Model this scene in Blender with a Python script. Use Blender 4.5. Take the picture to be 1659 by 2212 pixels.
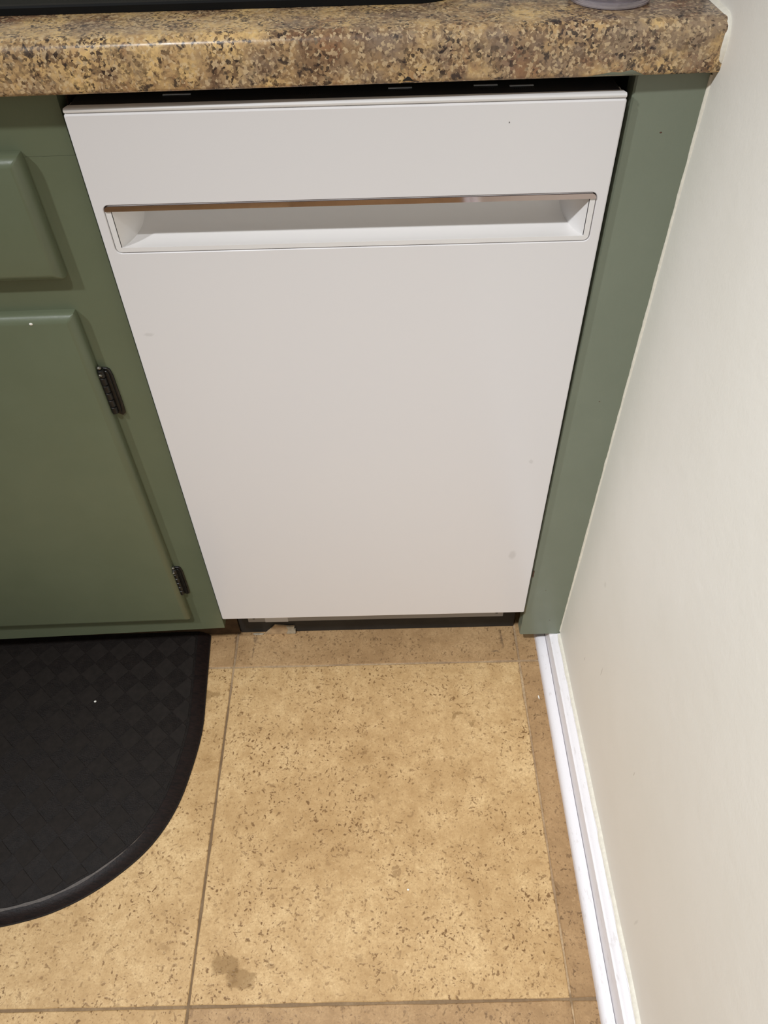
import bpy, bmesh, math, random
from mathutils import Vector, Matrix, noise

random.seed(7)
scene = bpy.context.scene
for o in list(bpy.data.objects):
    bpy.data.objects.remove(o, do_unlink=True)
C = scene.collection

# ------------------------------------------------------------------ camera
IMG_H = 2212.0
F_PX = 1642.144
cam_d = bpy.data.cameras.new('camera')
cam = bpy.data.objects.new('camera', cam_d)
C.objects.link(cam)
cam_d.sensor_fit = 'VERTICAL'
cam_d.sensor_height = 36.0
cam_d.sensor_width = 27.0
cam_d.lens = F_PX * 36.0 / IMG_H
cam_d.clip_start = 0.01
pitch, roll, yaw = 0.8358939517, -0.0315325162, 0.0090654043
right = Vector((1, 0, 0)); fwd = Vector((0, math.cos(pitch), -math.sin(pitch))); up = Vector((0, math.sin(pitch), math.cos(pitch)))
Rz = Matrix.Rotation(yaw, 3, 'Z')
right, fwd, up = Rz @ right, Rz @ fwd, Rz @ up
r2 = math.cos(roll) * right + math.sin(roll) * up
u2 = -math.sin(roll) * right + math.cos(roll) * up
M = Matrix.Identity(4)
for i in range(3):
    M[i][0], M[i][1], M[i][2] = r2[i], u2[i], -fwd[i]
M.translation = Vector((0.2509393, -0.6427785, 1.0538294))
cam.matrix_world = M
scene.camera = cam

# ------------------------------------------------------------------ light
world = bpy.data.worlds.new('room_ambient')
scene.world = world
world.use_nodes = True
bg = world.node_tree.nodes['Background']
bg.inputs[0].default_value = (0.97, 1.0, 1.04, 1)
bg.inputs[1].default_value = 0.15

def lamp(name, loc, power, radius, col=(0.97, 1.0, 1.04)):
    l = bpy.data.lights.new(name, 'POINT')
    l.energy = power; l.shadow_soft_size = radius; l.color = col
    o = bpy.data.objects.new(name, l); C.objects.link(o); o.location = loc
    return o
lamp('pendant_lamp_light', (-0.98, -0.80, 1.90), 51, 0.035)
def fill_spot(name, loc, aim, power, half_deg, blend, radius, col=(0.97, 1.0, 1.04)):
    l = bpy.data.lights.new(name, 'SPOT')
    l.energy = power; l.spot_size = math.radians(half_deg * 2); l.spot_blend = blend; l.shadow_soft_size = radius; l.color = col
    o = bpy.data.objects.new(name, l); C.objects.link(o); o.location = loc
    o.rotation_euler = (Vector(aim) - Vector(loc)).to_track_quat('-Z', 'Y').to_euler()
    return o
fill_spot('added_fill_spot', (-0.30, -1.10, 2.38), (0.52, -0.60, 0.0), 188, 29, 1.0, 0.05)  # unseen spot, added and aimed to brighten the right side over the left

vs = scene.view_settings
vs.view_transform = 'Standard'
vs.look = 'None'
vs.exposure = 0.0
vs.gamma = 1.0
vs.use_curve_mapping = False

# ------------------------------------------------------------------ helpers
def srgb(r, g, b):
    def f(c):
        c /= 255.0
        return c / 12.92 if c <= 0.04045 else ((c + 0.055) / 1.055) ** 2.4
    return (f(r), f(g), f(b), 1.0)

class NT:
    """tiny node-tree builder"""
    def __init__(self, name):
        self.m = bpy.data.materials.new(name); self.m.use_nodes = True
        self.t = self.m.node_tree; self.n = self.t.nodes
        self.b = self.n['Principled BSDF']
        self._pos = None
    def add(self, typ, **kw):
        nd = self.n.new(typ)
        for k, v in kw.items():
            setattr(nd, k, v)
        return nd
    def link(self, a, b): self.t.links.new(a, b)
    def setin(self, nd, key, v):
        if hasattr(v, 'links') or isinstance(v, bpy.types.NodeSocket):
            self.link(v, nd.inputs[key])
        else:
            nd.inputs[key].default_value = v
    def pos(self):
        if self._pos is None:
            self._pos = self.add('ShaderNodeNewGeometry').outputs['Position']
        return self._pos
    def obj(self):
        return self.add('ShaderNodeTexCoord').outputs['Object']
    def mapping(self, v, scale=(1, 1, 1), rot=(0, 0, 0), loc=(0, 0, 0)):
        m = self.add('ShaderNodeMapping')
        self.setin(m, 0, v); m.inputs['Scale'].default_value = scale; m.inputs['Rotation'].default_value = rot
        m.inputs['Location'].default_value = loc
        return m.outputs[0]
    def noise(self, v, scale, detail=3, rough=0.5, dist=0.0):
        n = self.add('ShaderNodeTexNoise')
        self.setin(n, 'Vector', v); n.inputs['Scale'].default_value = scale
        n.inputs['Detail'].default_value = detail; n.inputs['Roughness'].default_value = rough
        n.inputs['Distortion'].default_value = dist
        return n.outputs['Fac']
    def noisec(self, v, scale, detail=3):
        n = self.add('ShaderNodeTexNoise')
        self.setin(n, 'Vector', v); n.inputs['Scale'].default_value = scale; n.inputs['Detail'].default_value = detail
        return n.outputs['Color']
    def voro(self, v, scale, feature='F1', out='Distance', rnd=1.0):
        n = self.add('ShaderNodeTexVoronoi', feature=feature)
        self.setin(n, 'Vector', v); n.inputs['Scale'].default_value = scale
        n.inputs['Randomness'].default_value = rnd
        return n.outputs[out]
    def ramp(self, v, stops, interp='LINEAR'):
        r = self.add('ShaderNodeValToRGB')
        self.setin(r, 0, v); cr = r.color_ramp; cr.interpolation = interp
        while len(cr.elements) < len(stops):
            cr.elements.new(0.5)
        for e, (p, c) in zip(cr.elements, stops):
            e.position = p
            e.color = c if hasattr(c, '__len__') else (c, c, c, 1)
        return r.outputs[0]
    def mix(self, fac, a, b, mode='MIX'):
        m = self.add('ShaderNodeMix', data_type='RGBA', blend_type=mode)
        self.setin(m, 0, fac); self.setin(m, 6, a); self.setin(m, 7, b)
        return m.outputs[2]
    def math(self, op, a, b=0.0):
        m = self.add('ShaderNodeMath', operation=op)
        self.setin(m, 0, a); self.setin(m, 1, b)
        return m.outputs[0]
    def vadd(self, a, b):
        m = self.add('ShaderNodeVectorMath', operation='ADD')
        self.setin(m, 0, a); self.setin(m, 1, b)
        return m.outputs[0]
    def vscale(self, a, s):
        m = self.add('ShaderNodeVectorMath', operation='SCALE')
        self.setin(m, 0, a); m.inputs['Scale'].default_value = s
        return m.outputs[0]
    def bump(self, h, strength=0.2, dist=0.001):
        b = self.add('ShaderNodeBump')
        b.inputs['Strength'].default_value = strength; b.inputs['Distance'].default_value = dist
        self.setin(b, 'Height', h)
        self.link(b.outputs[0], self.b.inputs['Normal'])
    def out(self, col=None, rough=None, metal=None, spec=None):
        if col is not None: self.setin(self.b, 'Base Color', col)
        if rough is not None: self.setin(self.b, 'Roughness', rough)
        if metal is not None: self.setin(self.b, 'Metallic', metal)
        if spec is not None: self.setin(self.b, 'Specular IOR Level', spec)
        return self.m

def obj(name, bm, mat, parent=None, smooth=None, label=None, cat=None, group=None, kind=None):
    bmesh.ops.recalc_face_normals(bm, faces=bm.faces[:])
    me = bpy.data.meshes.new(name); bm.to_mesh(me); bm.free()
    if mat: me.materials.append(mat)
    o = bpy.data.objects.new(name, me); C.objects.link(o)
    if parent: o.parent = parent
    if smooth is not None:
        me.shade_smooth()
        me.set_sharp_from_angle(angle=math.radians(smooth))
    tag(o, label, cat, group, kind)
    return o

def tag(o, label=None, cat=None, group=None, kind=None):
    if label: o['label'] = label
    if cat: o['category'] = cat
    if group: o['group'] = group
    if kind: o['kind'] = kind
    return o

def empty(name, loc, rz=0.0, **kw):
    o = bpy.data.objects.new(name, None); C.objects.link(o)
    o.empty_display_size = 0.05
    o.location = loc; o.rotation_euler = (0, 0, rz)
    return tag(o, **kw)

def box(bm, x0, x1, y0, y1, z0, z1):
    v = [bm.verts.new(p) for p in ((x0, y0, z0), (x1, y0, z0), (x1, y1, z0), (x0, y1, z0), (x0, y0, z1), (x1, y0, z1), (x1, y1, z1), (x0, y1, z1))]
    for f in ((0, 3, 2, 1), (4, 5, 6, 7), (0, 1, 5, 4), (1, 2, 6, 5), (2, 3, 7, 6), (3, 0, 4, 7)):
        bm.faces.new([v[i] for i in f])
    return v

def bevel(bm, w, seg=2):
    bmesh.ops.bevel(bm, geom=bm.edges[:], offset=w, segments=seg, profile=0.5, affect='EDGES', clamp_overlap=True)

def bbox(name, mat, parent, x0, x1, y0, y1, z0, z1, bw=0.0, seg=2, **kw):
    bm = bmesh.new(); box(bm, x0, x1, y0, y1, z0, z1)
    if bw: bevel(bm, bw, seg)
    return obj(name, bm, mat, parent, smooth=35 if bw else None, **kw)

def rrect(x0, x1, z0, z1, r, n=4):
    pts = []
    for cx, cz, a0 in ((x1 - r, z1 - r, 0), (x0 + r, z1 - r, 90), (x0 + r, z0 + r, 180), (x1 - r, z0 + r, 270)):
        for k in range(n + 1):
            a = math.radians(a0 + 90.0 * k / n)
            pts.append((cx + r * math.cos(a), cz + r * math.sin(a)))
    return pts

def bridge(bm, loops, closed=False, cap0=False, cap1=False):
    vl = [[bm.verts.new(p) for p in l] for l in loops]
    n = len(vl[0])
    rng = len(vl) if closed else len(vl) - 1
    for i in range(rng):
        a, b = vl[i], vl[(i + 1) % len(vl)]
        for k in range(n):
            bm.faces.new((a[k], a[(k + 1) % n], b[(k + 1) % n], b[k]))
    if cap0: bm.faces.new(vl[0])
    if cap1: bm.faces.new(vl[-1])
    return vl

def xz(pts, y): return [(x, y, z) for x, z in pts]

def extrude_profile(bm, prof, axis, a, b, nseg=1, closed=False):
    """prof: list of 2-D points; axis 'x' -> (y,z) profile, axis 'y' -> (x,z) profile"""
    rows = []
    for k in range(nseg + 1):
        t = a + (b - a) * k / nseg
        rows.append([bm.verts.new((t, p, q) if axis == 'x' else (p, t, q)) for p, q in prof])
    n = len(prof)
    for i in range(nseg):
        for k in range(n if closed else n - 1):
            bm.faces.new((rows[i][k], rows[i][(k + 1) % n], rows[i + 1][(k + 1) % n], rows[i + 1][k]))
    if closed:
        bm.faces.new(rows[0]); bm.faces.new(rows[-1])
    return rows

# ------------------------------------------------------------------ materials
def mat_tile(name, light, mid, dark, pit, pit_amt=1.0, spot=False):
    t = NT(name)
    rnd = t.add('ShaderNodeObjectInfo').outputs['Random']
    comb = t.add('ShaderNodeCombineXYZ'); t.setin(comb, 2, t.math('MULTIPLY', rnd, 7.0))
    p = t.vadd(t.pos(), comb.outputs[0])
    warp = t.vadd(p, t.vscale(t.noisec(p, 60, 3), 0.02))
    big = t.noise(p, 7, 4, 0.6, 0.6)
    med = t.noise(p, 45, 5, 0.65, 0.3)
    fine = t.noise(p, 420, 4, 0.7)
    c = t.ramp(t.math('ADD', t.math('MULTIPLY', big, 0.55), t.math('MULTIPLY', med, 0.45)), [(0.36, dark), (0.5, mid), (0.62, light)])
    c = t.mix(t.ramp(fine, [(0.38, 0.45), (0.62, 0.0)]), c, dark)
    c = t.mix(t.ramp(t.noise(p, 190, 5, 0.7, 0.4), [(0.36, 0.5), (0.5, 0.0)]), c, dark)
    # pits and worm-like fossil marks
    area = t.ramp(t.noise(p, 12, 3, 0.6), [(0.36, 0.0), (0.6, 1.0)])
    def pits_(vec, sc, lo, hi, keep):
        v = t.add('ShaderNodeTexVoronoi'); t.setin(v, 'Vector', vec); v.inputs['Scale'].default_value = sc
        sp = t.add('ShaderNodeSeparateColor'); t.setin(sp, 0, v.outputs['Color'])
        return t.math('MULTIPLY', t.ramp(v.outputs['Distance'], [(lo, 1.0), (hi, 0.0)]), t.ramp(sp.outputs[0], [(keep - 0.1, 0.0), (keep + 0.1, 1.0)]))
    pits1 = pits_(warp, 150, 0.18, 0.31, 0.38)
    w2 = t.vadd(t.mapping(p, scale=(1, 0.5, 1), rot=(0, 0, 0.7)), t.vscale(t.noisec(p, 130, 3), 0.02))
    pits2 = pits_(w2, 120, 0.15, 0.26, 0.5)
    w3 = t.vadd(t.mapping(p, scale=(0.45, 1, 1), rot=(0, 0, -0.4)), t.vscale(t.noisec(p, 100, 3), 0.02))
    pits3 = pits_(w3, 140, 0.14, 0.25, 0.5)
    w4 = t.vadd(p, t.vscale(t.noisec(p, 80, 4), 0.03))
    blot = t.math('MULTIPLY', pits_(w4, 45, 0.16, 0.24, 0.72), 0.55)
    tiny = t.math('MULTIPLY', pits_(warp, 330, 0.20, 0.36, 0.5), 0.55)
    pits = t.math('MAXIMUM', t.math('MAXIMUM', t.math('MAXIMUM', pits1, pits3), t.math('MAXIMUM', pits2, tiny)), blot)
    pk = t.math('MULTIPLY', pits, t.math('MULTIPLY', t.math('ADD', t.math('MULTIPLY', area, 0.55), 0.34), pit_amt))
    c = t.mix(pk, c, pit)
    lf = t.math('MULTIPLY', t.ramp(t.noise(p, 230, 4, 0.7, 0.5), [(0.57, 0.0), (0.70, 0.6)]), t.ramp(t.noise(p, 9, 3), [(0.4, 0.25), (0.6, 1.0)]))
    c = t.mix(lf, c, light)
    if spot:
        # wet-looking brown stain in the near left corner of the big tile
        pp = t.vadd(t.pos(), t.vscale(t.noisec(t.pos(), 70, 3), 0.030))
        for (sx, sy, a, b) in ((0.037, -0.429, 0.019, 0.013), (0.058, -0.443, 0.021, 0.013), (-0.030, -0.062, 0.011, 0.009), (0.347, -0.105, 0.007, 0.006), (0.369, -0.120, 0.006, 0.005)):
            m = t.mapping(pp, loc=(-(sx + 0.015) / a, -(sy + 0.015) / b, 0), scale=(1 / a, 1 / b, 0))
            ln = t.add('ShaderNodeVectorMath', operation='LENGTH'); t.setin(ln, 0, m)
            c = t.mix(t.ramp(ln.outputs['Value'], [(0.75, 0.58), (1.0, 0.0)]), c, srgb(128, 97, 55))
    else:
        # dark scuffs on the cut tiles in front of the dishwasher
        pp = t.vadd(t.pos(), t.vscale(t.noisec(t.pos(), 120, 3), 0.012))
        for (sx, sy, a, b) in ((0.030, 0.036, 0.0035, 0.012), (0.028, 0.012, 0.0016, 0.016), (-0.003, 0.037, 0.002, 0.010), (0.428, 0.026, 0.0030, 0.020), (0.416, 0.004, 0.010, 0.0018)):
            m = t.mapping(pp, loc=(-(sx + 0.006) / a, -(sy + 0.006) / b, 0), scale=(1 / a, 1 / b, 0))
            ln = t.add('ShaderNodeVectorMath', operation='LENGTH'); t.setin(ln, 0, m)
            c = t.mix(t.ramp(ln.outputs['Value'], [(0.4, 0.5), (1.0, 0.0)]), c, srgb(84, 68, 56))
    t.bump(t.math('SUBTRACT', t.math('MULTIPLY', fine, 0.25), pk), 0.3, 0.0006)
    return t.out(c, t.ramp(fine, [(0.3, 0.42), (0.7, 0.6)]), spec=0.3)

M_TILE = mat_tile('travertine_tile', srgb(219, 187, 138), srgb(199, 165, 117), srgb(173, 138, 92), srgb(118, 86, 50), 1.1, True)
M_TILE_B = mat_tile('travertine_tile_brown', srgb(190, 156, 113), srgb(173, 139, 98), srgb(151, 119, 82), srgb(102, 76, 50), 0.9)

def mat_grout():
    t = NT('grout'); p = t.pos()
    sx = t.add('ShaderNodeSeparateXYZ'); t.setin(sx, 0, p)
    c = t.ramp(t.noise(p, 14, 3, 0.6), [(0.4, srgb(160, 134, 104)), (0.6, srgb(186, 160, 126))])
    # trodden joints are dirtier: the long one left of the big tile and the near cross joint
    dl = t.ramp(t.math('ABSOLUTE', t.math('SUBTRACT', sx.outputs[0], -0.0005)), [(0.004, 1.0), (0.008, 0.0)])
    dl = t.math('MULTIPLY', dl, t.ramp(t.math('MULTIPLY', sx.outputs[1], -1.0), [(0.02, 0.35), (0.10, 1.0)]))
    dn = t.math('MULTIPLY', t.ramp(t.math('ABSOLUTE', t.math('ADD', sx.outputs[1], 0.471)), [(0.004, 1.0), (0.008, 0.0)]), 0.75)
    dirt = t.math('MULTIPLY', t.math('MAXIMUM', dl, dn), t.ramp(t.noise(p, 40, 4, 0.6), [(0.3, 0.7), (0.6, 1.0)]))
    c = t.mix(dirt, c, srgb(112, 90, 66))
    c = t.mix(t.ramp(t.noise(p, 300, 3), [(0.4, 0.35), (0.6, 0.0)]), c, srgb(116, 92, 66))
    t.bump(t.noise(p, 600, 3), 0.3, 0.0006)
    return t.out(c, 0.85, spec=0.2)
M_GROUT = mat_grout()

def mat_granite():
    t = NT('granite_laminate'); p = t.pos()
    w = t.vadd(p, t.vscale(t.noisec(p, 130, 4), 0.008))
    big = t.noise(t.mapping(w, loc=(3.3, 1.7, 0.4)), 24, 5, 0.62, 0.4)
    c = t.ramp(big, [(0.30, srgb(118, 92, 70)), (0.42, srgb(160, 130, 95)), (0.50, srgb(194, 160, 112)), (0.58, srgb(222, 186, 126)), (0.70, srgb(190, 152, 106))])
    # greyer mixture towards the wall end of the slab
    sx = t.add('ShaderNodeSeparateXYZ'); t.setin(sx, 0, p)
    gx = t.ramp(t.math('ADD', sx.outputs[0], t.math('MULTIPLY', t.noise(p, 8, 3), 0.3)), [(0.28, 0.0), (0.62, 0.34)])
    grey = t.ramp(t.math('ADD', t.noise(t.mapping(w, loc=(1, 9, 3)), 22, 5, 0.66), t.math('MULTIPLY', gx, 0.4)), [(0.50, 0.0), (0.66, 0.85)])
    c = t.mix(grey, c, srgb(138, 119, 101))
    red = t.ramp(t.noise(t.mapping(w, loc=(7, 2, 5)), 30, 5, 0.65, 0.3), [(0.55, 0.0), (0.66, 0.6)])
    c = t.mix(red, c, srgb(134, 90, 64))
    # crystal grains: small cells, some brown, some pale
    g = t.add('ShaderNodeTexVoronoi'); t.setin(g, 'Vector', t.vadd(p, t.vscale(t.noisec(p, 400, 3), 0.004))); g.inputs['Scale'].default_value = 480
    sp = t.add('ShaderNodeSeparateColor'); t.setin(sp, 0, g.outputs['Color'])
    clump = t.ramp(t.noise(t.mapping(p, loc=(8, 1, 2)), 45, 4, 0.6), [(0.36, 0.1), (0.60, 1.0)])
    c = t.mix(t.math('MULTIPLY', t.ramp(sp.outputs[0], [(0.58, 0.0), (0.66, 0.75)]), clump), c, srgb(92, 68, 52))
    c = t.mix(t.ramp(sp.outputs[1], [(0.76, 0.0), (0.84, 0.6)]), c, srgb(214, 188, 148))
    c = t.mix(t.math('MULTIPLY', t.ramp(sp.outputs[2], [(0.80, 0.0), (0.86, 0.9)]), clump), c, srgb(50, 40, 36))
    # dark mineral clots and thin veins
    f3 = t.noise(t.mapping(w, loc=(5, 3, 1)), 75, 5, 0.66, 0.2)
    c = t.mix(t.ramp(f3, [(0.60, 0.0), (0.66, 0.9)]), c, srgb(50, 41, 40))
    f4 = t.noise(t.mapping(w, loc=(9, 3, 4)), 190, 4, 0.65)
    c = t.mix(t.ramp(f4, [(0.60, 0.0), (0.68, 0.8)]), c, srgb(80, 58, 46))
    return t.out(c, t.ramp(t.noise(p, 60, 3), [(0.3, 0.22), (0.7, 0.34)]), spec=0.35)
M_GRANITE = mat_granite()

def mat_paint(name, col, col2, chips=False):
    t = NT(name); p = t.pos()
    c = t.mix(t.ramp(t.noise(p, 14, 4, 0.6), [(0.35, 0.0), (0.65, 1.0)]), col, col2)
    st = t.noise(t.mapping(p, scale=(1, 1, 0.25)), 160, 4, 0.6)
    t.bump(t.math('ADD', st, t.noise(p, 500, 3)), 0.12, 0.0006)
    return t.out(c, t.ramp(t.noise(p, 40, 3), [(0.3, 0.30), (0.7, 0.42)]), spec=0.4)
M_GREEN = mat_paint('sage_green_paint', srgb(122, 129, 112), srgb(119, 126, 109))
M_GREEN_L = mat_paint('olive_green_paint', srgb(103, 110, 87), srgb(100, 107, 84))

def mat_plain(name, col, rough=0.5, metal=0.0, spec=0.5, var=0.0, vs_=30, bump=0.0, bs=300):
    t = NT(name); p = t.pos()
    c = col
    if var:
        d = tuple(x * (1 - var) for x in col[:3]) + (1,)
        c = t.mix(t.ramp(t.noise(p, vs_, 4, 0.6), [(0.35, 0.0), (0.65, 1.0)]), col, d)
    if bump: t.bump(t.noise(p, bs, 3), bump, 0.0005)
    return t.out(c, rough, metal, spec)
def mat_enamel():
    t = NT('white_enamel'); p = t.pos()
    c = srgb(226, 223, 222)
    # faint finger smudges and a dark speck
    for (x, z, a, b, k, col) in ((0.4163, 0.2495, 0.006, 0.011, 0.22, srgb(150, 145, 140)), (0.3565, 0.8075, 0.0009, 0.0008, 0.9, srgb(70, 62, 58)),
                                 (0.0165, 0.615, 0.006, 0.0025, 0.2, srgb(150, 146, 140)), (0.4205, 0.425, 0.003, 0.004, 0.2, srgb(150, 146, 140))):
        m = t.mapping(t.vadd(p, t.vscale(t.noisec(p, 130, 3), 0.004)), loc=(-(x + 0.002) / a, 0, -(z + 0.002) / b), scale=(1 / a, 0, 1 / b))
        ln = t.add('ShaderNodeVectorMath', operation='LENGTH'); t.setin(ln, 0, m)
        c = t.mix(t.ramp(ln.outputs['Value'], [(0.5, k), (1.0, 0.0)]), c, col)
    t.bump(t.noise(p, 900, 2), 0.03, 0.0003)
    return t.out(c, 0.2, spec=0.5)
M_ENAMEL = mat_enamel()
M_WHITE_PL = mat_plain('white_plastic', srgb(228, 225, 222), 0.32)
M_CHROME = mat_plain('chrome', srgb(190, 176, 172), 0.05, 1.0)
M_BLACK_PL = mat_plain('black_plastic', srgb(58, 58, 62), 0.4, spec=0.5)
M_KICK = mat_plain('black_kick_plate', srgb(46, 45, 44), 0.5, spec=0.3, var=0.3)
M_MARK = mat_plain('grey_marking', srgb(205, 210, 215), 0.4)
M_TEXT = mat_plain('faint_dark_print', srgb(20, 20, 22), 0.6)
M_LIP = mat_plain('grey_steel', srgb(150, 150, 152), 0.45, 0.2)
M_LIGHT_PATCH = mat_plain('pale_painted_light', srgb(196, 196, 198), 0.5)  # paler grey that paints light onto the steel lip
M_WALL = None
def mat_wall():
    t = NT('warm_white_wall_paint'); p = t.pos()
    c = t.mix(t.ramp(t.noise(p, 5, 4, 0.6), [(0.35, 0.0), (0.65, 1.0)]), srgb(241, 237, 227), srgb(237, 233, 222))
    for (y, z, a_, b_, k) in ((-0.155, 0.205, 0.0012, 0.010, 0.45), (-0.30, 0.235, 0.001, 0.006, 0.4), (-0.10, 0.145, 0.001, 0.006, 0.4), (-0.09, 0.30, 0.004, 0.006, 0.18), (-0.42, 0.12, 0.002, 0.012, 0.2)):
        m = t.mapping(t.vadd(p, t.vscale(t.noisec(p, 90, 2), 0.003)), loc=(0, -(y + 0.0015) / a_, -(z + 0.0015) / b_), scale=(0, 1 / a_, 1 / b_))
        ln = t.add('ShaderNodeVectorMath', operation='LENGTH'); t.setin(ln, 0, m)
        c = t.mix(t.ramp(ln.outputs['Value'], [(0.5, k), (1.0, 0.0)]), c, srgb(170, 160, 146))
    h = t.math('ADD', t.math('MULTIPLY', t.noise(p, 30, 4, 0.6), 1.6), t.math('MULTIPLY', t.noise(p, 330, 3), 0.35))
    t.bump(h, 0.16, 0.002)
    return t.out(c, 0.5, spec=0.35)
M_WALL = mat_wall()
def mat_trim():
    t = NT('white_trim_paint'); p = t.pos()
    c = t.mix(t.ramp(t.noise(t.mapping(p, scale=(1, 0.3, 1)), 170, 5, 0.7), [(0.34, 0.45), (0.42, 0.0)]), srgb(236, 232, 233), srgb(206, 199, 195))
    c = t.mix(t.ramp(t.noise(p, 500, 4, 0.7), [(0.26, 0.8), (0.31, 0.0)]), c, srgb(140, 128, 116))
    t.bump(t.noise(p, 220, 4), 0.2, 0.0008)
    return t.out(c, 0.4)
M_TRIM = mat_trim()
M_CAULK = mat_plain('cream_caulk', srgb(236, 230, 214), 0.5, var=0.12, vs_=200, bump=0.3, bs=160)
M_WOOD = mat_plain('dark_brown_wood', srgb(84, 66, 48), 0.7, var=0.4, vs_=60, spec=0.2)
M_RAW = mat_plain('bare_wood', srgb(150, 104, 60), 0.7, var=0.3, vs_=80, spec=0.2)
M_BRONZE = mat_plain('oil_rubbed_bronze', srgb(52, 50, 48), 0.35, 0.6, var=0.4, vs_=150)
M_HSCREW = mat_plain('worn_hinge_metal', srgb(120, 116, 106), 0.35, 0.8)
def mat_mat(name, c1, c2, bump, bs, rough=0.5, scale=(1, 1, 1), nz=120):
    t = NT(name); p = t.pos()
    c = t.mix(t.ramp(t.noise(t.mapping(p, scale=scale), nz, 4, 0.6), [(0.35, 0.0), (0.65, 1.0)]), c1, c2)
    t.bump(t.noise(p, bs, 3, 0.6), bump, 0.0012)
    return t.out(c, rough, spec=0.13)
M_MAT = mat_mat('black_pebbled_vinyl', srgb(34, 29, 26), srgb(26, 22, 20), 0.75, 480, 0.55)
M_MAT_S = mat_mat('black_smooth_vinyl', srgb(39, 34, 31), srgb(33, 29, 26), 0.12, 900, 0.55)
M_MAT_E = mat_mat('dark_brown_brushed_edge', srgb(36, 26, 23), srgb(22, 18, 17), 0.25, 300, 0.45, (0.3, 2.2, 1), 220)
M_SCUFF = mat_plain('grey_scuff', srgb(80, 70, 62), 0.6, var=0.4, vs_=300)
M_DARK = mat_plain('black_tray_plastic', srgb(12, 12, 11), 0.6, spec=0.2)
M_DARK_T = mat_plain('black_tray_top', srgb(30, 31, 27), 0.7, spec=0.15)
M_BIN = mat_plain('grey_bin_plastic', srgb(118, 108, 104), 0.5)
M_SHARD = mat_plain('mortar', srgb(186, 156, 118), 0.85, var=0.35, vs_=90, bump=0.5, bs=200)
M_SHARD_W = mat_plain('pale_plaster', srgb(178, 164, 140), 0.85, var=0.25, vs_=200, bump=0.5, bs=300)
M_CRUMB = mat_plain('white_crumb', srgb(240, 236, 225), 0.6)
M_CHIP = mat_plain('chipped_paint_wood', srgb(92, 66, 50), 0.8, var=0.3, vs_=300)
def mat_cup():
    t = NT('lavender_clear_plastic')
    t.b.inputs['Transmission Weight'].default_value = 0.85
    t.b.inputs['IOR'].default_value = 1.45
    return t.out(srgb(226, 219, 230), 0.12)
M_CUP = mat_cup()
M_WALL_B = mat_plain('back_wall_paint', srgb(216, 210, 196), 0.6, var=0.05, vs_=6)

# ------------------------------------------------------------------ setting
WX = 0.513           # right wall plane
# floor: grout bed with separate travertine tiles
bm = bmesh.new(); box(bm, -2.0, WX + 0.02, -2.8, 0.66, -0.03, -0.0012)
floor = obj('floor', bm, M_GROUT, label='tan travertine tile floor with brown grout lines', kind='structure')

def tile(x0, x1, y0, y1, mat, jag=0.0008, dz=0.0):
    """one tile: slightly uneven outline, eased edge"""
    pts = []
    def side(ax, ay, bx, by):
        n = max(2, int(math.hypot(bx - ax, by - ay) / 0.02))
        for k in range(n):
            f = k / n
            px, py = ax + (bx - ax) * f, ay + (by - ay) * f
            d = noise.noise(Vector((px * 60, py * 60, 1.3))) * jag
            nx, ny = (by - ay), -(bx - ax); L = math.hypot(nx, ny)
            pts.append((px + nx / L * d, py + ny / L * d))
    side(x0, y0, x1, y0); side(x1, y0, x1, y1); side(x1, y1, x0, y1); side(x0, y1, x0, y0)
    cx, cy = (x0 + x1) / 2, (y0 + y1) / 2
    def ins(d, z):
        out = []
        for x, y in pts:
            sx = (abs(x - cx) - d) / max(abs(x - cx), 1e-6) if abs(abs(x - cx) - (x1 - x0) / 2) < 0.004 else 1
            sy = (abs(y - cy) - d) / max(abs(y - cy), 1e-6) if abs(abs(y - cy) - (y1 - y0) / 2) < 0.004 else 1
            out.append((cx + (x - cx) * sx, cy + (y - cy) * sy, z))
        return out
    bm = bmesh.new()
    bridge(bm, [ins(0, -0.008), ins(0, -0.0009 + dz), ins(0.0009, dz)], cap1=True)
    return obj('tile', bm, mat, floor, smooth=30)
G = 0.0016
PX0, PX1 = -0.0005, 0.4517
PY0, PY1 = -0.0140, -0.4705
S = 0.457
for i in range(5):                       # columns to the left
    xa, xb = PX0 - S * i, PX0 - S * (i + 1)
    col = (xb + G, xa - G)
    tile(col[0], col[1], PY0 + G, 0.62, M_TILE_B)
    for j in range(6):
        tile(col[0], col[1], PY0 - S * (j + 1) + G, PY0 - S * j - G, M_TILE if (i + j) < 3 else M_TILE_B)
tile(PX0 + G, PX1 - G, PY0 + G, 0.62, M_TILE_B, 0.0012)
tile(PX1 + G * 0.8, WX, PY0 + G, 0.62, M_TILE_B, 0.0012)
for j in range(6):
    ya, yb = PY0 - S * j, PY0 - S * (j + 1)
    tile(PX0 + G, PX1 - G, yb + G, ya - G, M_TILE if j == 0 else M_TILE_B, 0.0012)
    tile(PX1 + G * 0.8, WX, yb + G, ya - G, M_TILE_B)

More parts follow.
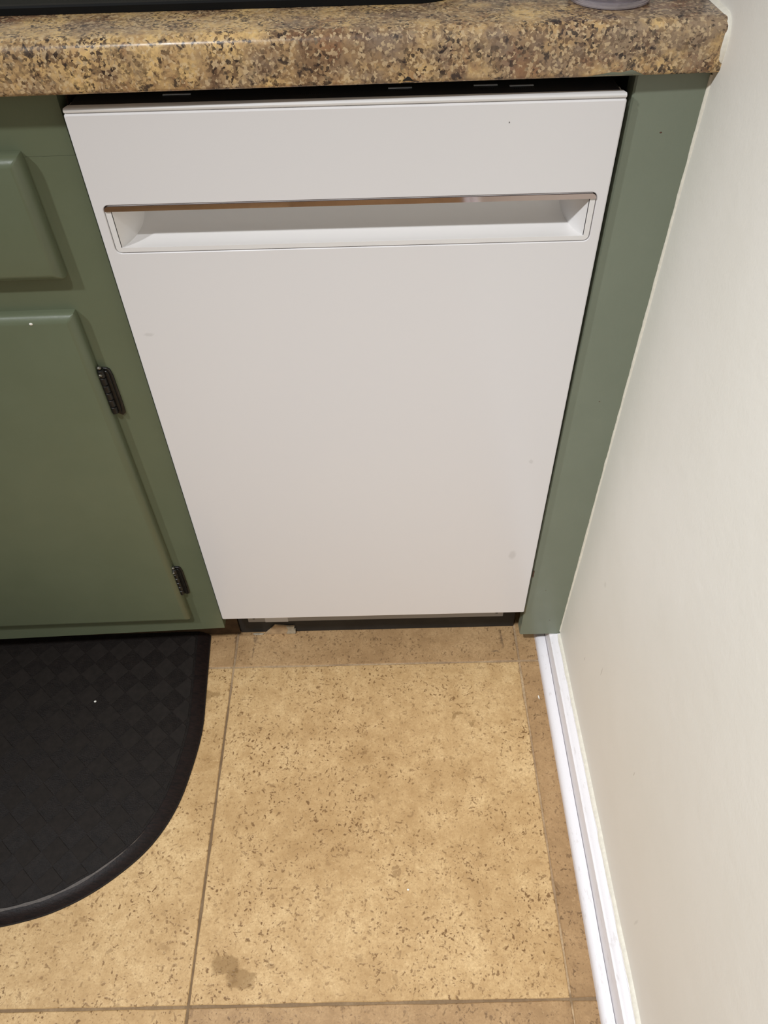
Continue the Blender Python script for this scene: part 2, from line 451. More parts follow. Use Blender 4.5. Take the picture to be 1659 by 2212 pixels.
# right wall: thick slab with gently uneven plaster
bm = bmesh.new()
ny, nz = 90, 70
rows = []
for i in range(ny + 1):
    y = -2.8 + 3.46 * i / ny
    row = []
    for k in range(nz + 1):
        z = 2.4 * k / nz
        d = 0.0011 * noise.noise(Vector((y * 9, z * 6, 2.0))) + 0.0016 * noise.noise(Vector((y * 2.2, z * 2.0, 5.0)))
        row.append(bm.verts.new((WX + d, y, z)))
    rows.append(row)
for i in range(ny):
    for k in range(nz):
        bm.faces.new((rows[i][k], rows[i + 1][k], rows[i + 1][k + 1], rows[i][k + 1]))
box(bm, WX + 0.01, WX + 0.10, -2.8, 0.66, 0.0, 2.4)
obj('wall_right', bm, M_WALL, smooth=60, label='warm white painted wall at the right', kind='structure')
bm = bmesh.new(); box(bm, -2.0, WX + 0.10, 0.66, 0.76, 0.0, 2.4)
obj('wall_back', bm, M_WALL_B, label='painted wall behind the counter', kind='structure')

# baseboard with shoe moulding, profile in x/z
shoe = [(0.4815, -0.001), (0.4815, 0.0055), (0.4822, 0.0085), (0.4840, 0.0112), (0.4868, 0.0132), (0.4905, 0.0143), (0.4952, 0.0146), (0.4960, -0.001)]
base = [(0.4961, -0.001), (0.4961, 0.0150), (0.4972, 0.0450), (0.4976, 0.0464), (0.4988, 0.0470), (0.4998, 0.0473), (0.5010, 0.0486), (0.5040, 0.0508), (0.5072, 0.0522), (0.5084, 0.0524), (0.5086, 0.0540), (0.5150, 0.0546), (0.5150, -0.001)]
def run_trim(name, prof, y1, parent=None, **kw):
    bm = bmesh.new()
    for r_ in extrude_profile(bm, prof, 'y', -2.8, y1, 160, closed=True):
        for v in r_:
            if v.co.z > 0:
                if v.co.z > 0.0152: v.co.z = 0.0152 + (v.co.z - 0.0152) * (0.70 + 0.22 * min(1.0, max(0.0, -v.co.y / 0.45)))
                v.co.x += 0.0004 * noise.noise(Vector((v.co.y * 14, v.co.z * 90, 0)))
                v.co.z += 0.0005 * noise.noise(Vector((v.co.y * 18, v.co.x * 90, 3)))
    return obj(name, bm, M_TRIM, parent, smooth=40, **kw)
bb = run_trim('baseboard_right', base, 0.0072, label='scuffed white baseboard with shoe moulding along the right wall', kind='structure')
run_trim('shoe_moulding', shoe, 0.048, bb)
# the foot of the board carries on below the filler panel
bm = bmesh.new()
extrude_profile(bm, [(x, min(z, 0.0398)) for x, z in base[:3]] + [(0.5150, 0.0398), (0.5150, -0.001)], 'y', 0.0072, 0.048, 2, closed=True)
obj('board_foot', bm, M_TRIM, bb)
bm = bmesh.new()
ring = []
for k in range(150):
    y = -2.6 + 2.605 * k / 149
    kz = 0.0152; q_ = 0.70 + 0.22 * min(1.0, max(0.0, -y / 0.45))
    j1 = 0.0010 * noise.noise(Vector((y * 40, 0, 0))); j2 = 0.0014 * noise.noise(Vector((y * 33, 4, 0)))
    ring.append([(x, y, kz + (z - kz) * q_) for x, z in ((0.5086 + j1, 0.0535), (0.5092 + j1, 0.0552), (0.5112, 0.0576 + j2), (0.5138, 0.0592 + j2), (0.5150, 0.0540))])
bridge(bm, ring, cap0=True, cap1=True)
obj('caulk_line', bm, M_CAULK, bb, smooth=60)

# ------------------------------------------------------------------ dishwasher
DW = empty('dishwasher', (0.224, 0.02, 0.0), label='narrow white built-in dishwasher with recessed pocket handle', cat='dishwasher')
DWI = Matrix.Translation((-0.224, -0.02, 0))
def dwp(name, bm, mat, parent=None, **kw):
    bm.transform(DWI)
    return obj(name, bm, mat, parent or DW, **kw)

N = 5
bm = bmesh.new()
bridge(bm, [xz(rrect(0, 0.448, 0.113, 0.8226, 0.0018, N), 0.018), xz(rrect(0, 0.448, 0.113, 0.8226, 0.0018, N), 0.0014),
            xz(rrect(0.0003, 0.4477, 0.1133, 0.8223, 0.0018, N), 0.0005), xz(rrect(0.0013, 0.4467, 0.1143, 0.8213, 0.0018, N), 0.0),
            xz(rrect(0.0083, 0.4393, 0.7020, 0.7484, 0.0058, N), 0.0), xz(rrect(0.0088, 0.4388, 0.7025, 0.7479, 0.0053, N), 0.0004),
            xz(rrect(0.0091, 0.4385, 0.7028, 0.7476, 0.0050, N), 0.003), xz(rrect(0.0091, 0.4385, 0.7028, 0.7476, 0.0050, N), 0.018)], closed=True)
door = dwp('door_panel', bm, M_ENAMEL)

# pocket handle: rim + J-shaped recess with drafted ends
bm = bmesh.new()
iz0, iz1 = 0.7079, 0.7426
ix0, ix1 = 0.0147, 0.4330
bridge(bm, [xz(rrect(0.0096, 0.4380, 0.7033, 0.7471, 0.0046, N), 0.004), xz(rrect(0.0096, 0.4380, 0.7033, 0.7471, 0.0046, N), 0.0008),
            xz(rrect(0.0100, 0.4376, 0.7037, 0.7467, 0.0042, N), 0.0003),
            xz(rrect(ix0, ix1, iz0, iz1, 0.0005, N), 0.0003), xz(rrect(ix0, ix1, iz0, iz1, 0.0005, N), 0.0012)])
pr = [(0.0011, iz0), (0.005, 0.7076), (0.010, 0.7078), (0.015, 0.7085), (0.020, 0.7098), (0.025, 0.7119), (0.029, 0.7146), (0.0325, 0.7185), (0.0348, 0.7230),
      (0.0362, 0.729), (0.0366, 0.736), (0.0366, 0.7426), (0.0011, iz1)]
DR = 0.52
L_, R_ = [], []
for y, z in pr:
    L_.append(bm.verts.new((ix0 + DR * y, y, z))); R_.append(bm.verts.new((ix1 - DR * y, y, z)))
for k in range(len(pr) - 1):
    bm.faces.new((L_[k], R_[k], R_[k + 1], L_[k + 1]))
bm.faces.new(L_); bm.faces.new(R_)
dwp('handle_pocket', bm, M_WHITE_PL, smooth=30)

# chrome trim along the top of the pocket (rounded upper corners), face leaning slightly downwards
bm = bmesh.new()
r = 0.0040
outl = [(0.0098, 0.7424), (0.4378, 0.7424)]
for k in range(7):
    a = math.radians(90 * k / 6); outl.append((0.4378 - r + r * math.cos(a), 0.7470 - r + r * math.sin(a)))
for k in range(7):
    a = math.radians(90 + 90 * k / 6); outl.append((0.0098 + r + r * math.cos(a), 0.7470 - r + r * math.sin(a)))
def tilt(z): return -0.0009 - (z - 0.7424) / 0.0046 * 0.0001
bridge(bm, [[(x, 0.006, z) for x, z in outl], [(x, tilt(z), z) for x, z in outl]], cap0=True, cap1=True)
dwp('handle_trim', bm, M_CHROME, label='thin chrome strip above the pocket handle')

# top cap (white edge strip of the inner door) + black control strip on the door's upper edge
bm = bmesh.new()
tp = [(0.0022, 0.8218), (0.0022, 0.8232), (0.0006, 0.8236), (0.0002, 0.8245), (0.0002, 0.8254), (0.0010, 0.8263), (0.0022, 0.8267), (0.0078, 0.8268), (0.0080, 0.8255), (0.0180, 0.8255), (0.0180, 0.8218)]
rw = extrude_profile(bm, tp, 'x', 0.0008, 0.4472, 1, closed=True)
for v in bm.verts:
    if v.co.z > 0.8235 and v.co.y > 0.005:
        v.co.x += 0.002 if v.co.x < 0.2 else -0.002
dwp('top_edge_strip', bm, M_WHITE_PL, smooth=30)
bm = bmesh.new(); box(bm, 0.0035, 0.4440, 0.0081, 0.0560, 0.8225, 0.8262); bevel(bm, 0.0004, 1)
cp = dwp('control_strip', bm, M_BLACK_PL, label='black top control strip hidden under the counter edge')
for (x0, x1, y0) in ((0.2590, 0.2785, 0.0255), (0.3285, 0.3480, 0.0262), (0.3572, 0.3768, 0.0232), (0.0755, 0.0985, 0.0250)):
    bm = bmesh.new(); box(bm, x0, x1, y0, y0 + 0.0022, 0.8260, 0.8268); bevel(bm, 0.0003, 1)
    dwp('button', bm, M_MARK, cp)
# faint printed marks below the buttons: too small to read in the photo, kept as fine dashes
bm = bmesh.new()
for (xa, xb, y0) in ((0.2630, 0.2755, 0.0205), (0.3315, 0.3455, 0.0212), (0.3325, 0.3440, 0.0190), (0.3600, 0.3745, 0.0182), (0.1830, 0.2140, 0.0190)):
    x = xa
    while x < xb:
        w = random.uniform(0.0007, 0.0013)
        box(bm, x, x + w, y0, y0 + 0.0011, 0.8258, 0.82628); x += w + 0.0006
dwp('printed_marks', bm, M_TEXT, cp, kind='stuff')

# tub / inner door behind the panel
bm = bmesh.new(); box(bm, 0.006, 0.442, 0.040, 0.56, 0.100, 0.8215); bevel(bm, 0.002, 1)
dwp('tub', bm, M_BLACK_PL)
bm = bmesh.new(); box(bm, 0.003, 0.445, 0.0182, 0.0398, 0.118, 0.700); dwp('inner_door', bm, M_BLACK_PL)
# grey steel lip and black kick plate below the door
bm = bmesh.new(); box(bm, 0.0278, 0.4250, 0.0290, 0.0310, 0.0613, 0.1170); bevel(bm, 0.0005, 1)
lip = dwp('steel_lip', bm, M_LIP, smooth=30, label='grey steel lip under the door')
bm = bmesh.new(); v = box(bm, 0.0545, 0.0900, 0.0283, 0.0289, 0.0616, 0.1100)  # thin pale sheet standing in for light falling on the lip
dwp('painted_light_patch', bm, M_LIGHT_PATCH, lip)
for x in (0.0375, 0.4145):
    bm = bmesh.new(); box(bm, x - 0.002, x + 0.002, 0.0280, 0.0290, 0.0700, 0.0740); bevel(bm, 0.0006, 1)
    dwp('screw_head', bm, M_BLACK_PL, lip)
bm = bmesh.new(); box(bm, 0.0045, 0.4500, 0.0505, 0.0570, 0.0002, 0.0985); bevel(bm, 0.0006, 1)
dwp('kick_plate', bm, M_KICK, smooth=30, label='black recessed kick plate')

# ------------------------------------------------------------------ left base cabinet
YAW = math.radians(0.9)
CAB = empty('base_cabinet', (0.0, 0.012, 0.0), YAW, label='sage green base cabinet with one drawer and a hinged door', cat='cabinet')
LX = -0.62
def slant(bm, zlow, k=0.0245):
    for v in bm.verts:
        if v.co.z < zlow + 0.002:
            v.co.z += (v.co.x + 0.005) * k
def cab(name, x0, x1, y0, y1, z0, z1, bw=0.0012, mat=None, sl=None, parent=None):
    bm = bmesh.new(); box(bm, x0, x1, y0, y1, z0, z1)
    if bw: bevel(bm, bw, 2)
    if sl: slant(bm, sl)
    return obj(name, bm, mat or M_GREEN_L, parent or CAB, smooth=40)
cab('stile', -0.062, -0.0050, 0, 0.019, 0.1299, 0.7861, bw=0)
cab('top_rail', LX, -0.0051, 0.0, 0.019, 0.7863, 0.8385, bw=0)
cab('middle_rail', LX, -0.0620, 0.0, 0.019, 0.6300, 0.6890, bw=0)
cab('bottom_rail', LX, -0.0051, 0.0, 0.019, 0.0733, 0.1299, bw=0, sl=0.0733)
cab('side_panel', -0.0200, -0.0040, 0.0192, 0.57, 0.0760, 0.8380, bw=0, mat=M_WOOD)
cab('inner_panel', LX, -0.0205, 0.0300, 0.036, 0.0760, 0.8380, bw=0, mat=M_WOOD)
cab('toe_kick', LX, 0.0040, 0.0365, 0.0500, 0.0006, 0.0900, bw=0.0006, mat=M_WOOD)

def raised(name, x0, x1, z0, z1, edge, proud, inset, tw=0.0, parent=None):
    """overlay front: straight edge, wide rounded chamfer, flat face; tw skews the right side"""
    bm = bmesh.new()
    loops = []
    prof_ = [(0.0, 0.0), (0.0, edge), (0.05, edge + (proud - edge) * 0.30), (0.28, edge + (proud - edge) * 0.60), (0.62, edge + (proud - edge) * 0.86), (1.0, proud), ]
    for f, d in prof_:
        i = inset * f
        loops.append(xz(rrect(x0 + i, x1 - i, z0 + i, z1 - i, 0.0016, 2), -d))
    bridge(bm, loops, cap0=True, cap1=True)
    for v in bm.verts:
        if v.co.x > (x0 + x1) / 2:
            v.co.x += tw * ((v.co.z - z0) / (z1 - z0) - 0.5)
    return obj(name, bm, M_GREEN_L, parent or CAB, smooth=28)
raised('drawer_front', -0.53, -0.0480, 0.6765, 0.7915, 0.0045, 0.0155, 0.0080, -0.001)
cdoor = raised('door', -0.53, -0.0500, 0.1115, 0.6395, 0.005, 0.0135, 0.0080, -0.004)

# hinges: frame leaf, barrel knuckles, pin heads
def hinge(z0, z1):
    root = empty('hinge', (0, 0, 0)); root.parent = CAB
    root['label'] = 'dark bronze cabinet hinge'
    root.location = (-0.0465, 0, (z0 + z1) / 2)
    h = (z1 - z0) / 2
    bm = bmesh.new()
    pts = [(-0.001, -h * 0.90), (0.0050, -h * 0.98), (0.0080, -h * 0.90), (0.0085, -h * 0.5), (0.0085, h * 0.52), (0.0072, h * 0.72), (0.0050, h * 0.78), (-0.001, h * 0.80)]
    bridge(bm, [xz(pts, -0.0001), xz(pts, -0.0016), xz([(x * 0.88, z * 0.985) for x, z in pts], -0.0022)], cap0=True, cap1=True)
    leaf = obj('leaf', bm, M_BRONZE, root, smooth=30)
    bm = bmesh.new()
    pts2 = [(0.0004, -h * 0.82), (0.0046, -h * 0.86), (0.0056, -h * 0.6), (0.0056, h * 0.6), (0.0040, h * 0.70), (0.0004, h * 0.72)]
    bridge(bm, [xz(pts2, -0.0021), xz(pts2, -0.0034), xz([(x * 0.9 + 0.0002, z * 0.98) for x, z in pts2], -0.0040)], cap0=True, cap1=True)
    obj('cover_plate', bm, M_BRONZE, root, smooth=30)
    segs = 6
    zz = -h * 0.82
    L = (h * 1.62) / segs
    for k in range(segs):
        bm = bmesh.new()
        za, zb = zz + L * k + 0.0003, zz + L * (k + 1) - 0.0003
        n = 12
        def ringp(rad, z): return [(-0.0012 + rad * math.cos(2 * math.pi * q / n), -0.0052 + rad * math.sin(2 * math.pi * q / n), z) for q in range(n)]
        bridge(bm, [ringp(0.0026, za), ringp(0.0034, za + 0.0006), ringp(0.0034, zb - 0.0006), ringp(0.0026, zb)], cap0=True, cap1=True)
        obj('knuckle', bm, M_BRONZE, root, smooth=40)
    for z, rad, y in ((h * 0.86, 0.0026, -0.0052), (h * 0.66, 0.0021, -0.0082)):
        bm = bmesh.new()
        bmesh.ops.create_uvsphere(bm, u_segments=12, v_segments=8, radius=rad)
        bmesh.ops.transform(bm, matrix=Matrix.Translation((-0.0016, y, z)) @ Matrix.Scale(0.8, 4, (0, 0, 1)), verts=bm.verts)
        obj('pin_head', bm, M_HSCREW, root, smooth=60)
    bm = bmesh.new(); box(bm, -0.0068, -0.0014, -0.0062, -0.0030, -h * 0.70, h * 0.55); bevel(bm, 0.0006, 1)
    obj('door_leaf', bm, M_BRONZE, root, smooth=30)
hinge(0.5035, 0.5765)
hinge(0.1655, 0.2365)
# a drip of white paint on the door top
bm = bmesh.new(); bmesh.ops.create_icosphere(bm, subdivisions=2, radius=0.0016)
bmesh.ops.transform(bm, matrix=Matrix.Translation((-0.0945, -0.0135, 0.6325)) @ Matrix.Diagonal((1.2, 0.5, 0.9, 1)), verts=bm.verts)
obj('paint_drip', bm, M_CRUMB, CAB, smooth=60)

# ------------------------------------------------------------------ right filler panel
SY = 0.008
bm = bmesh.new()
nz = 90
loops = []
for k in range(nz + 1):
    z = 0.0412 + (0.8375 - 0.0412) * k / nz
    xl = 0.4508 + 0.0030 * k / nz + 0.00018 * noise.noise(Vector((z * 70, 3, 0)))
    xr = 0.5122 + 0.0008 * noise.noise(Vector((z * 30, 0, 0)))
    loops.append([(xl, SY + 0.0016, z), (xl + 0.0016, SY, z), (xr, SY, z), (xr, SY + 0.019, z), (xl, SY + 0.019, z)])
bridge(bm, loops, cap0=True, cap1=True)
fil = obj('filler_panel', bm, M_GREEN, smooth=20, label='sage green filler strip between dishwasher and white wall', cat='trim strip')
bm = bmesh.new()
pts = [(0.4516, 0.1900), (0.4534, 0.1870), (0.4539, 0.1915), (0.4536, 0.1965), (0.4541, 0.2010), (0.4530, 0.2045), (0.4517, 0.2010)]
bridge(bm, [xz(pts, SY + 0.001), xz(pts, SY - 0.0002)], cap1=True)
obj('paint_chip', bm, M_CHIP, fil)
for (x, z, s) in ((0.4920, 0.0790, 0.0008), (0.4836, 0.7930, 0.0010), (0.4870, 0.5070, 0.0008), (0.4757, 0.1560, 0.0007)):
    bm = bmesh.new(); bmesh.ops.create_icosphere(bm, subdivisions=1, radius=s)
    bmesh.ops.transform(bm, matrix=Matrix.Translation((x, SY, z)) @ Matrix.Diagonal((1.3, 0.3, 0.8, 1)), verts=bm.verts)
    obj('dent', bm, M_CHIP, fil)
# caulk joint between filler and wall (a thin ragged cream line)
bm = bmesh.new(); ring = []
for k in range(140):
    z = 0.048 + 0.788 * k / 139
    j = 0.0006 * noise.noise(Vector((z * 45, 1, 0))) + 0.0004 * noise.noise(Vector((z * 160, 2, 0)))
    ring.append([(0.5112 - j, SY + 0.001, z), (0.5117 - j, SY - 0.0007 , z), (0.5128, SY - 0.0022 - j, z), (0.5150, SY - 0.0022, z), (0.5150, SY + 0.001, z)])
bridge(bm, ring, cap0=True, cap1=True)
obj('caulk_joint', bm, M_CAULK, fil, smooth=60)

# ------------------------------------------------------------------ countertop
CT = empty('countertop', (0.0, -0.0125, 0.8403), YAW, label='brown speckled granite-look countertop with rounded front edge', cat='countertop')
TH = 0.0372
fp = []
rt, rb = 0.011, 0.004
fp.append((0.62, 0.0)); fp.append((0.030, 0.0)); fp.append((0.0100, 0.0))
for k in range(7):
    a = math.radians(270 - 90 * k / 6); fp.append((rb + 0.0 + rb * math.cos(a), rb + rb * math.sin(a)))
for k in range(9):
    a = math.radians(180 - 90 * k / 8); fp.append((rt + rt * math.cos(a), TH - rt + rt * math.sin(a)))
fp.append((0.05, TH)); fp.append((0.62, TH))
bm = bmesh.new()
extrude_profile(bm, fp, 'x', -0.9, 0.5145, 60, closed=True)
ct = obj('slab', bm, M_GRANITE, CT, smooth=35)
# caulk bead where the slab meets the wall
bm = bmesh.new(); ring = []
path = [(0.14, TH + 0.0), (0.10, TH), (0.06, TH), (0.03, TH), (0.011, TH), (0.004, TH - 0.003), (0.0, TH - 0.010), (0.0, TH - 0.020), (0.0005, 0.010), (0.004, 0.002), (0.012, -0.001)]
nrm = [(0, 1), (0, 1), (0, 1), (0, 1), (-0.3, 0.95), (-0.8, 0.6), (-1, 0), (-1, 0), (-1, 0), (-0.8, -0.6), (0, -1)]
for (y, z), (a, b) in zip(path, nrm):
    w = 0.0015 + 0.0008 * noise.noise(Vector((y * 90, z * 90, 0)))
    ring.append([(0.5105 - w * 0.6, y, z), (0.5112, y + a * w * 0.7, z + b * w * 0.7), (0.5128, y + a * w, z + b * w), (0.5150, y + a * w, z + b * w), (0.5150, y, z)])
bridge(bm, ring, cap0=True, cap1=True)
obj('caulk_bead', bm, M_CAULK, CT, smooth=60)
# green paint smear on the underside corner and a dark nick
bm = bmesh.new()
def smear(pts, mat, name):
    bm = bmesh.new()
    def on(x, z):  # place on the slab's lower rounding
        if z < rb:
            s = math.acos(max(-1, min(1, (rb - z) / rb))); y = rb - rb * math.sin(s)
        else: y = 0
        return (x, y - 0.00025, z)
    vs_ = [bm.verts.new(on(x, z)) for x, z in pts]
    c = bm.verts.new(on(sum(p[0] for p in pts) / len(pts), sum(p[1] for p in pts) / len(pts)))
    for i in range(len(vs_)):
        bm.faces.new((vs_[i], vs_[(i + 1) % len(vs_)], c))
    obj(name, bm, mat, CT, smooth=60)
smear([(0.412, 0.0006), (0.456, 0.0006), (0.452, 0.0026), (0.445, 0.0052), (0.438, 0.0034), (0.431, 0.0040), (0.424, 0.0030), (0.417, 0.0018)], M_GREEN, 'paint_smear')
smear([(0.2685, 0.0006), (0.2785, 0.0006), (0.2775, 0.0030), (0.2755, 0.0052), (0.2735, 0.0058), (0.2720, 0.0045), (0.2700, 0.0030)], M_TEXT, 'dark_nick')

# ------------------------------------------------------------------ things on the counter
ZT = 0.8403 + TH
TR = empty('counter_tray', (0.0, 0.053, ZT), 0.004, label='flat black tray with rounded corner lying on the countertop', cat='tray')
bm = bmesh.new()
def tray_loop(ins, z):
    pts = [(-0.55 + ins, 0.30 - ins), (-0.55 + ins, 0.0 + ins)]
    R0 = 0.045
    for k in range(11):
        a = math.radians(270 + 90 * k / 10); pts.append((0.326 - R0 + (R0 - ins) * math.cos(a), R0 + (R0 - ins) * math.sin(a)))
    pts.append((0.326 - ins, 0.30 - ins))
    return [(x, y, z) for x, y in pts]
bridge(bm, [tray_loop(0.0, 0.0003), tray_loop(0.0, 0.0050), tray_loop(0.0012, 0.0064), tray_loop(0.006, 0.0064), tray_loop(0.008, 0.0045)], cap0=True)
obj('tray_rim', bm, M_DARK, TR, smooth=35)
bm = bmesh.new()
bridge(bm, [tray_loop(0.0075, 0.0030), tray_loop(0.0075, 0.0048)], cap0=True, cap1=True)
obj('tray_surface', bm, M_DARK_T, TR)

CUP = empty('plastic_cup', (0.4335, 0.0520, ZT), label='clear lavender plastic cup standing on the countertop', cat='cup')
bm = bmesh.new()
cprof = [(0.0, 0.004), (0.024, 0.004), (0.0285, 0.0065), (0.0295, 0.012), (0.0305, 0.05), (0.033, 0.11), (0.0355, 0.11), (0.0328, 0.05), (0.0318, 0.013), (0.0322, 0.0105), (0.0318, 0.008), (0.0320, 0.0045), (0.0312, 0.0010), (0.0295, 0.0003), (0.024, 0.0012), (0.0, 0.0015)]
n = 40
rows = []
for rr, z in cprof:
    if rr == 0: rows.append([bm.verts.new((0, 0, z))])
    else: rows.append([bm.verts.new((rr * math.cos(2 * math.pi * k / n), rr * math.sin(2 * math.pi * k / n), z)) for k in range(n)])
for a, b in zip(rows[:-1], rows[1:]):
    for k in range(n):
        k2 = (k + 1) % n
        if len(a) == 1: bm.faces.new((a[0], b[k], b[k2]))
        elif len(b) == 1: bm.faces.new((a[k], a[k2], b[0]))
        else: bm.faces.new((a[k], a[k2], b[k2], b[k]))
obj('cup_body', bm, M_CUP, CUP, smooth=60)

# ------------------------------------------------------------------ floor mat
MT = empty('floor_mat', (0, 0, 0.0), label='black anti-fatigue floor mat with rounded corner and checked diamond relief', cat='mat')
ctrl = [(-0.0445, 0.0455), (-0.0415, 0.0), (-0.0375, -0.06), (-0.0345, -0.107), (-0.0355, -0.140), (-0.0405, -0.1790), (-0.0495, -0.2240), (-0.0645, -0.2620), (-0.0865, -0.2950), (-0.1180, -0.3245),
        (-0.1520, -0.3480), (-0.1900, -0.3660), (-0.2270, -0.3765), (-0.2630, -0.3830), (-0.3200, -0.3900), (-0.40, -0.3960), (-0.60, -0.4080), (-0.80, -0.42)]
def catmull(P, m=4):
    out = []
    for i in range(len(P) - 1):
        p0, p1, p2, p3 = P[max(i - 1, 0)], P[i], P[i + 1], P[min(i + 2, len(P) - 1)]
        for k in range(m):
            t = k / m
            out.append(tuple(0.5 * ((2 * p1[d]) + (-p0[d] + p2[d]) * t + (2 * p0[d] - 5 * p1[d] + 4 * p2[d] - p3[d]) * t * t + (-p0[d] + 3 * p1[d] - 3 * p2[d] + p3[d]) * t ** 3) for d in (0, 1)))
    out.append(P[-1]); return out
edge = catmull(ctrl)
def offset(pl, d):
    out = []
    for i, (x, y) in enumerate(pl):
        a = pl[max(i - 1, 0)]; b = pl[min(i + 1, len(pl) - 1)]
        tx, ty = b[0] - a[0], b[1] - a[1]; L = math.hypot(tx, ty)
        out.append((x + ty / L * d, y - tx / L * d))
    return out
MZ = 0.0125
def mat_outline(d):
    e = offset(edge, d)
    # close at the back (against the toe kick) and far left
    e[0] = (e[0][0], 0.0455)
    return e + [(-0.80, 0.0455)]
def loop3(d, z): return [(x, y, z) for x, y in mat_outline(d)]
bm = bmesh.new()
bridge(bm, [loop3(0, 0.0004), loop3(0, 0.0022), loop3(0.0012, 0.0030)], cap0=True)
rimbase = obj('mat_lip', bm, M_MAT_S, MT, smooth=50)
bm = bmesh.new()
bridge(bm, [loop3(0.0012, 0.0030), loop3(0.006, 0.0072), loop3(0.012, 0.0108), loop3(0.0180, MZ)])
obj('mat_border', bm, M_MAT_E, MT, smooth=60, label='brown-black brushed sloping border')
bm = bmesh.new()
bridge(bm, [loop3(0.0180, MZ), loop3(0.0186, MZ - 0.0004), loop3(0.0192, MZ)], cap1=True)
obj('mat_surface', bm, M_MAT, MT, smooth=40, label='pebbled black vinyl surface')
# raised smooth diamonds
inner = mat_outline(0.0215)
def inside(x, y):
    c = False; n = len(inner)
    for i in range(n):
        x1, y1 = inner[i]; x2, y2 = inner[(i + 1) % n]
        if (y1 > y) != (y2 > y) and x < (x2 - x1) * (y - y1) / (y2 - y1) + x1: c = not c
    return c
def clip_poly(poly):
    """keep the part of the diamond inside the inner outline (coarse polygon clip against local edges)"""
    ins = [inside(*p) for p in poly]
    if all(ins): return poly
    if not any(ins): return None
    out = []
    n = len(poly)
    for i in range(n):
        a, b = poly[i], poly[(i + 1) % n]
        if ins[i]: out.append(a)
        if ins[i] != ins[(i + 1) % n]:
            lo, hi = (a, b) if ins[i] else (b, a)
            for _ in range(18):
                m = ((lo[0] + hi[0]) / 2, (lo[1] + hi[1]) / 2)
                if inside(*m): lo = m
                else: hi = m
            out.append(lo)
    return out
DG = 0.0375
rot3 = math.radians(3.2)
count = 0
mesh_full = None
for i in range(-16, 4):
    for j in range(-14, 4):
        lx, ly = i * DG - 0.003, j * DG * 1.02 + 0.006
        cx = -0.06 + lx * math.cos(rot3) - ly * math.sin(rot3)
        cy = -0.10 + lx * math.sin(rot3) + ly * math.cos(rot3)
        if cx < -0.40: continue
        h = DG * 0.5 - 0.0005
        loc = []
        for a in (0, 90, 180, 270):
            a = math.radians(a) + rot3; loc.append((cx + h * math.cos(a), cy + h * 1.02 * math.sin(a)))
        pl = clip_poly(loc)
        if pl is None or len(pl) < 3: continue
        if pl is loc and mesh_full is not None:
            o = bpy.data.objects.new('raised_diamond', mesh_full); C.objects.link(o); o.parent = MT; o.location = (cx, cy, MZ)
            continue
        bm = bmesh.new()
        rel = [(x - cx, y - cy) for x, y in pl]
        gx = sum(p[0] for p in rel) / len(rel); gy = sum(p[1] for p in rel) / len(rel)
        ins_ = [(gx + (x - gx) * 0.965, gy + (y - gy) * 0.965) for x, y in rel]
        bridge(bm, [[(x, y, -0.0003) for x, y in rel], [(x, y, 0.0003) for x, y in rel], [(x, y, 0.0007) for x, y in ins_]], cap1=True)
        o = obj('raised_diamond', bm, M_MAT_S, MT)
        o.location = (cx, cy, MZ)
        if pl is loc: mesh_full = o.data
# pale scuff line along the inside of the border
bm = bmesh.new()
e1 = offset(edge, 0.0165); ring = []
for i in range(30, 66):
    x, y = e1[i]
    w = 0.0016 * min(1, max(0.15, (i - 30) / 10)) + 0.0014 * noise.noise(Vector((x * 160, y * 160, 0)))
    a = e1[i - 1]; b = e1[min(i + 1, len(e1) - 1)]
    tx, ty = b[0] - a[0], b[1] - a[1]; L = math.hypot(tx, ty)
    ring.append(((x - ty / L * w, y + tx / L * w, MZ - 0.0004 + 0.0004), (x + ty / L * w, y - tx / L * w, MZ + 0.0008)))
vsx = [[bm.verts.new(p) for p in q] for q in ring]
for a, b in zip(vsx[:-1], vsx[1:]): bm.faces.new((a[0], a[1], b[1], b[0]))
obj('scuff_mark', bm, M_SCUFF, MT)

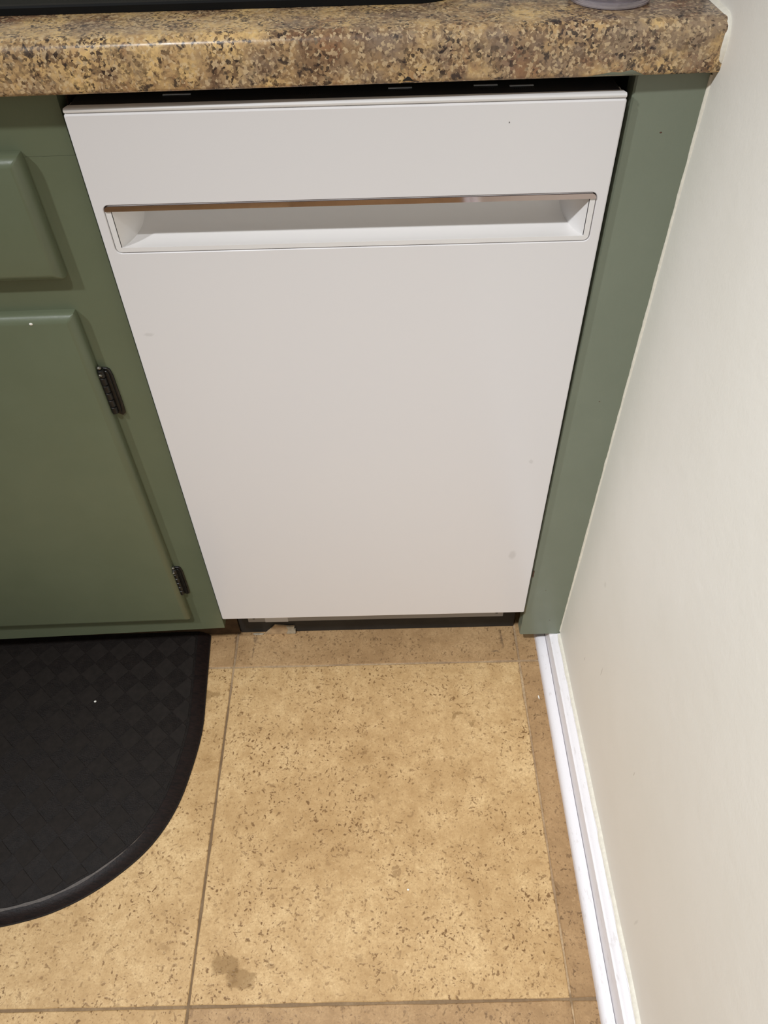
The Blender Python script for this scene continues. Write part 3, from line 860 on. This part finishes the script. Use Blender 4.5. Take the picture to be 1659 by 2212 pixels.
# ------------------------------------------------------------------ debris
bm = bmesh.new()
pts = [(0.0445, 0.0006), (0.0700, 0.0006), (0.0930, 0.0006), (0.0935, 0.0100), (0.0915, 0.0130), (0.0935, 0.0200), (0.0870, 0.0190), (0.0780, 0.0205), (0.0620, 0.0235), (0.0540, 0.0120)]
bridge(bm, [[(x, 0.0500, z) for x, z in pts], [(x, 0.0462 + 0.10 * z, z * 0.97) for x, z in pts]], cap0=True, cap1=True)
sh = obj('tile_shard', bm, M_SHARD, smooth=20, label='broken tan tile shard leaning on the black kick plate', cat='tile shard')
bm = bmesh.new()
pts = [(0.0790, 0.0010), (0.0938, 0.0010), (0.0945, 0.0100), (0.0920, 0.0125), (0.0940, 0.0195), (0.0880, 0.0188), (0.0800, 0.0195), (0.0830, 0.0110)]
bridge(bm, [[(x, 0.0498, z) for x, z in pts], [(x, 0.0455 + 0.10 * z, z) for x, z in pts]], cap0=True, cap1=True)
obj('plaster_crust', bm, M_SHARD_W, sh, smooth=20)
def crumb(name, x, y, z, s, sc, mat, label, cat='crumb', rz=0.0):
    bm = bmesh.new(); bmesh.ops.create_icosphere(bm, subdivisions=2, radius=s)
    for v in bm.verts:
        v.co *= 1 + 0.25 * noise.noise(v.co * 900 + Vector((x * 50, y * 50, 0)))
    bmesh.ops.transform(bm, matrix=Matrix.Diagonal((*sc, 1)), verts=bm.verts)
    zmin = min(v.co.z for v in bm.verts)
    o = obj(name, bm, mat, smooth=60, label=label, cat=cat)
    o.location = (x, y, z - zmin); o.rotation_euler = (0, 0, rz)
    return o
crumb('crumb', -0.2015, -0.0760, MZ + 0.0004, 0.0020, (1.0, 0.8, 0.6), M_CRUMB, 'white crumb lying on the black floor mat')
crumb('rice_grain', 0.4725, -0.0790, 0.0, 0.0016, (0.6, 2.2, 0.6), M_CRUMB, 'white rice-like grain on the floor beside the baseboard', 'crumb', 0.1)
crumb('plaster_crumb', 0.0330, 0.0465, 0.0, 0.0030, (3.0, 0.8, 0.4), M_SHARD_W, 'pale plaster crumbs in front of the kick plate left of the tile shard')
crumb('crumb', 0.2640, -0.3475, 0.0, 0.0013, (1.2, 1, 0.6), M_CRUMB, 'tiny white crumb in the middle of the large floor tile')
# ------------------------------------------------------------------ bin whose rim just enters the lower right corner
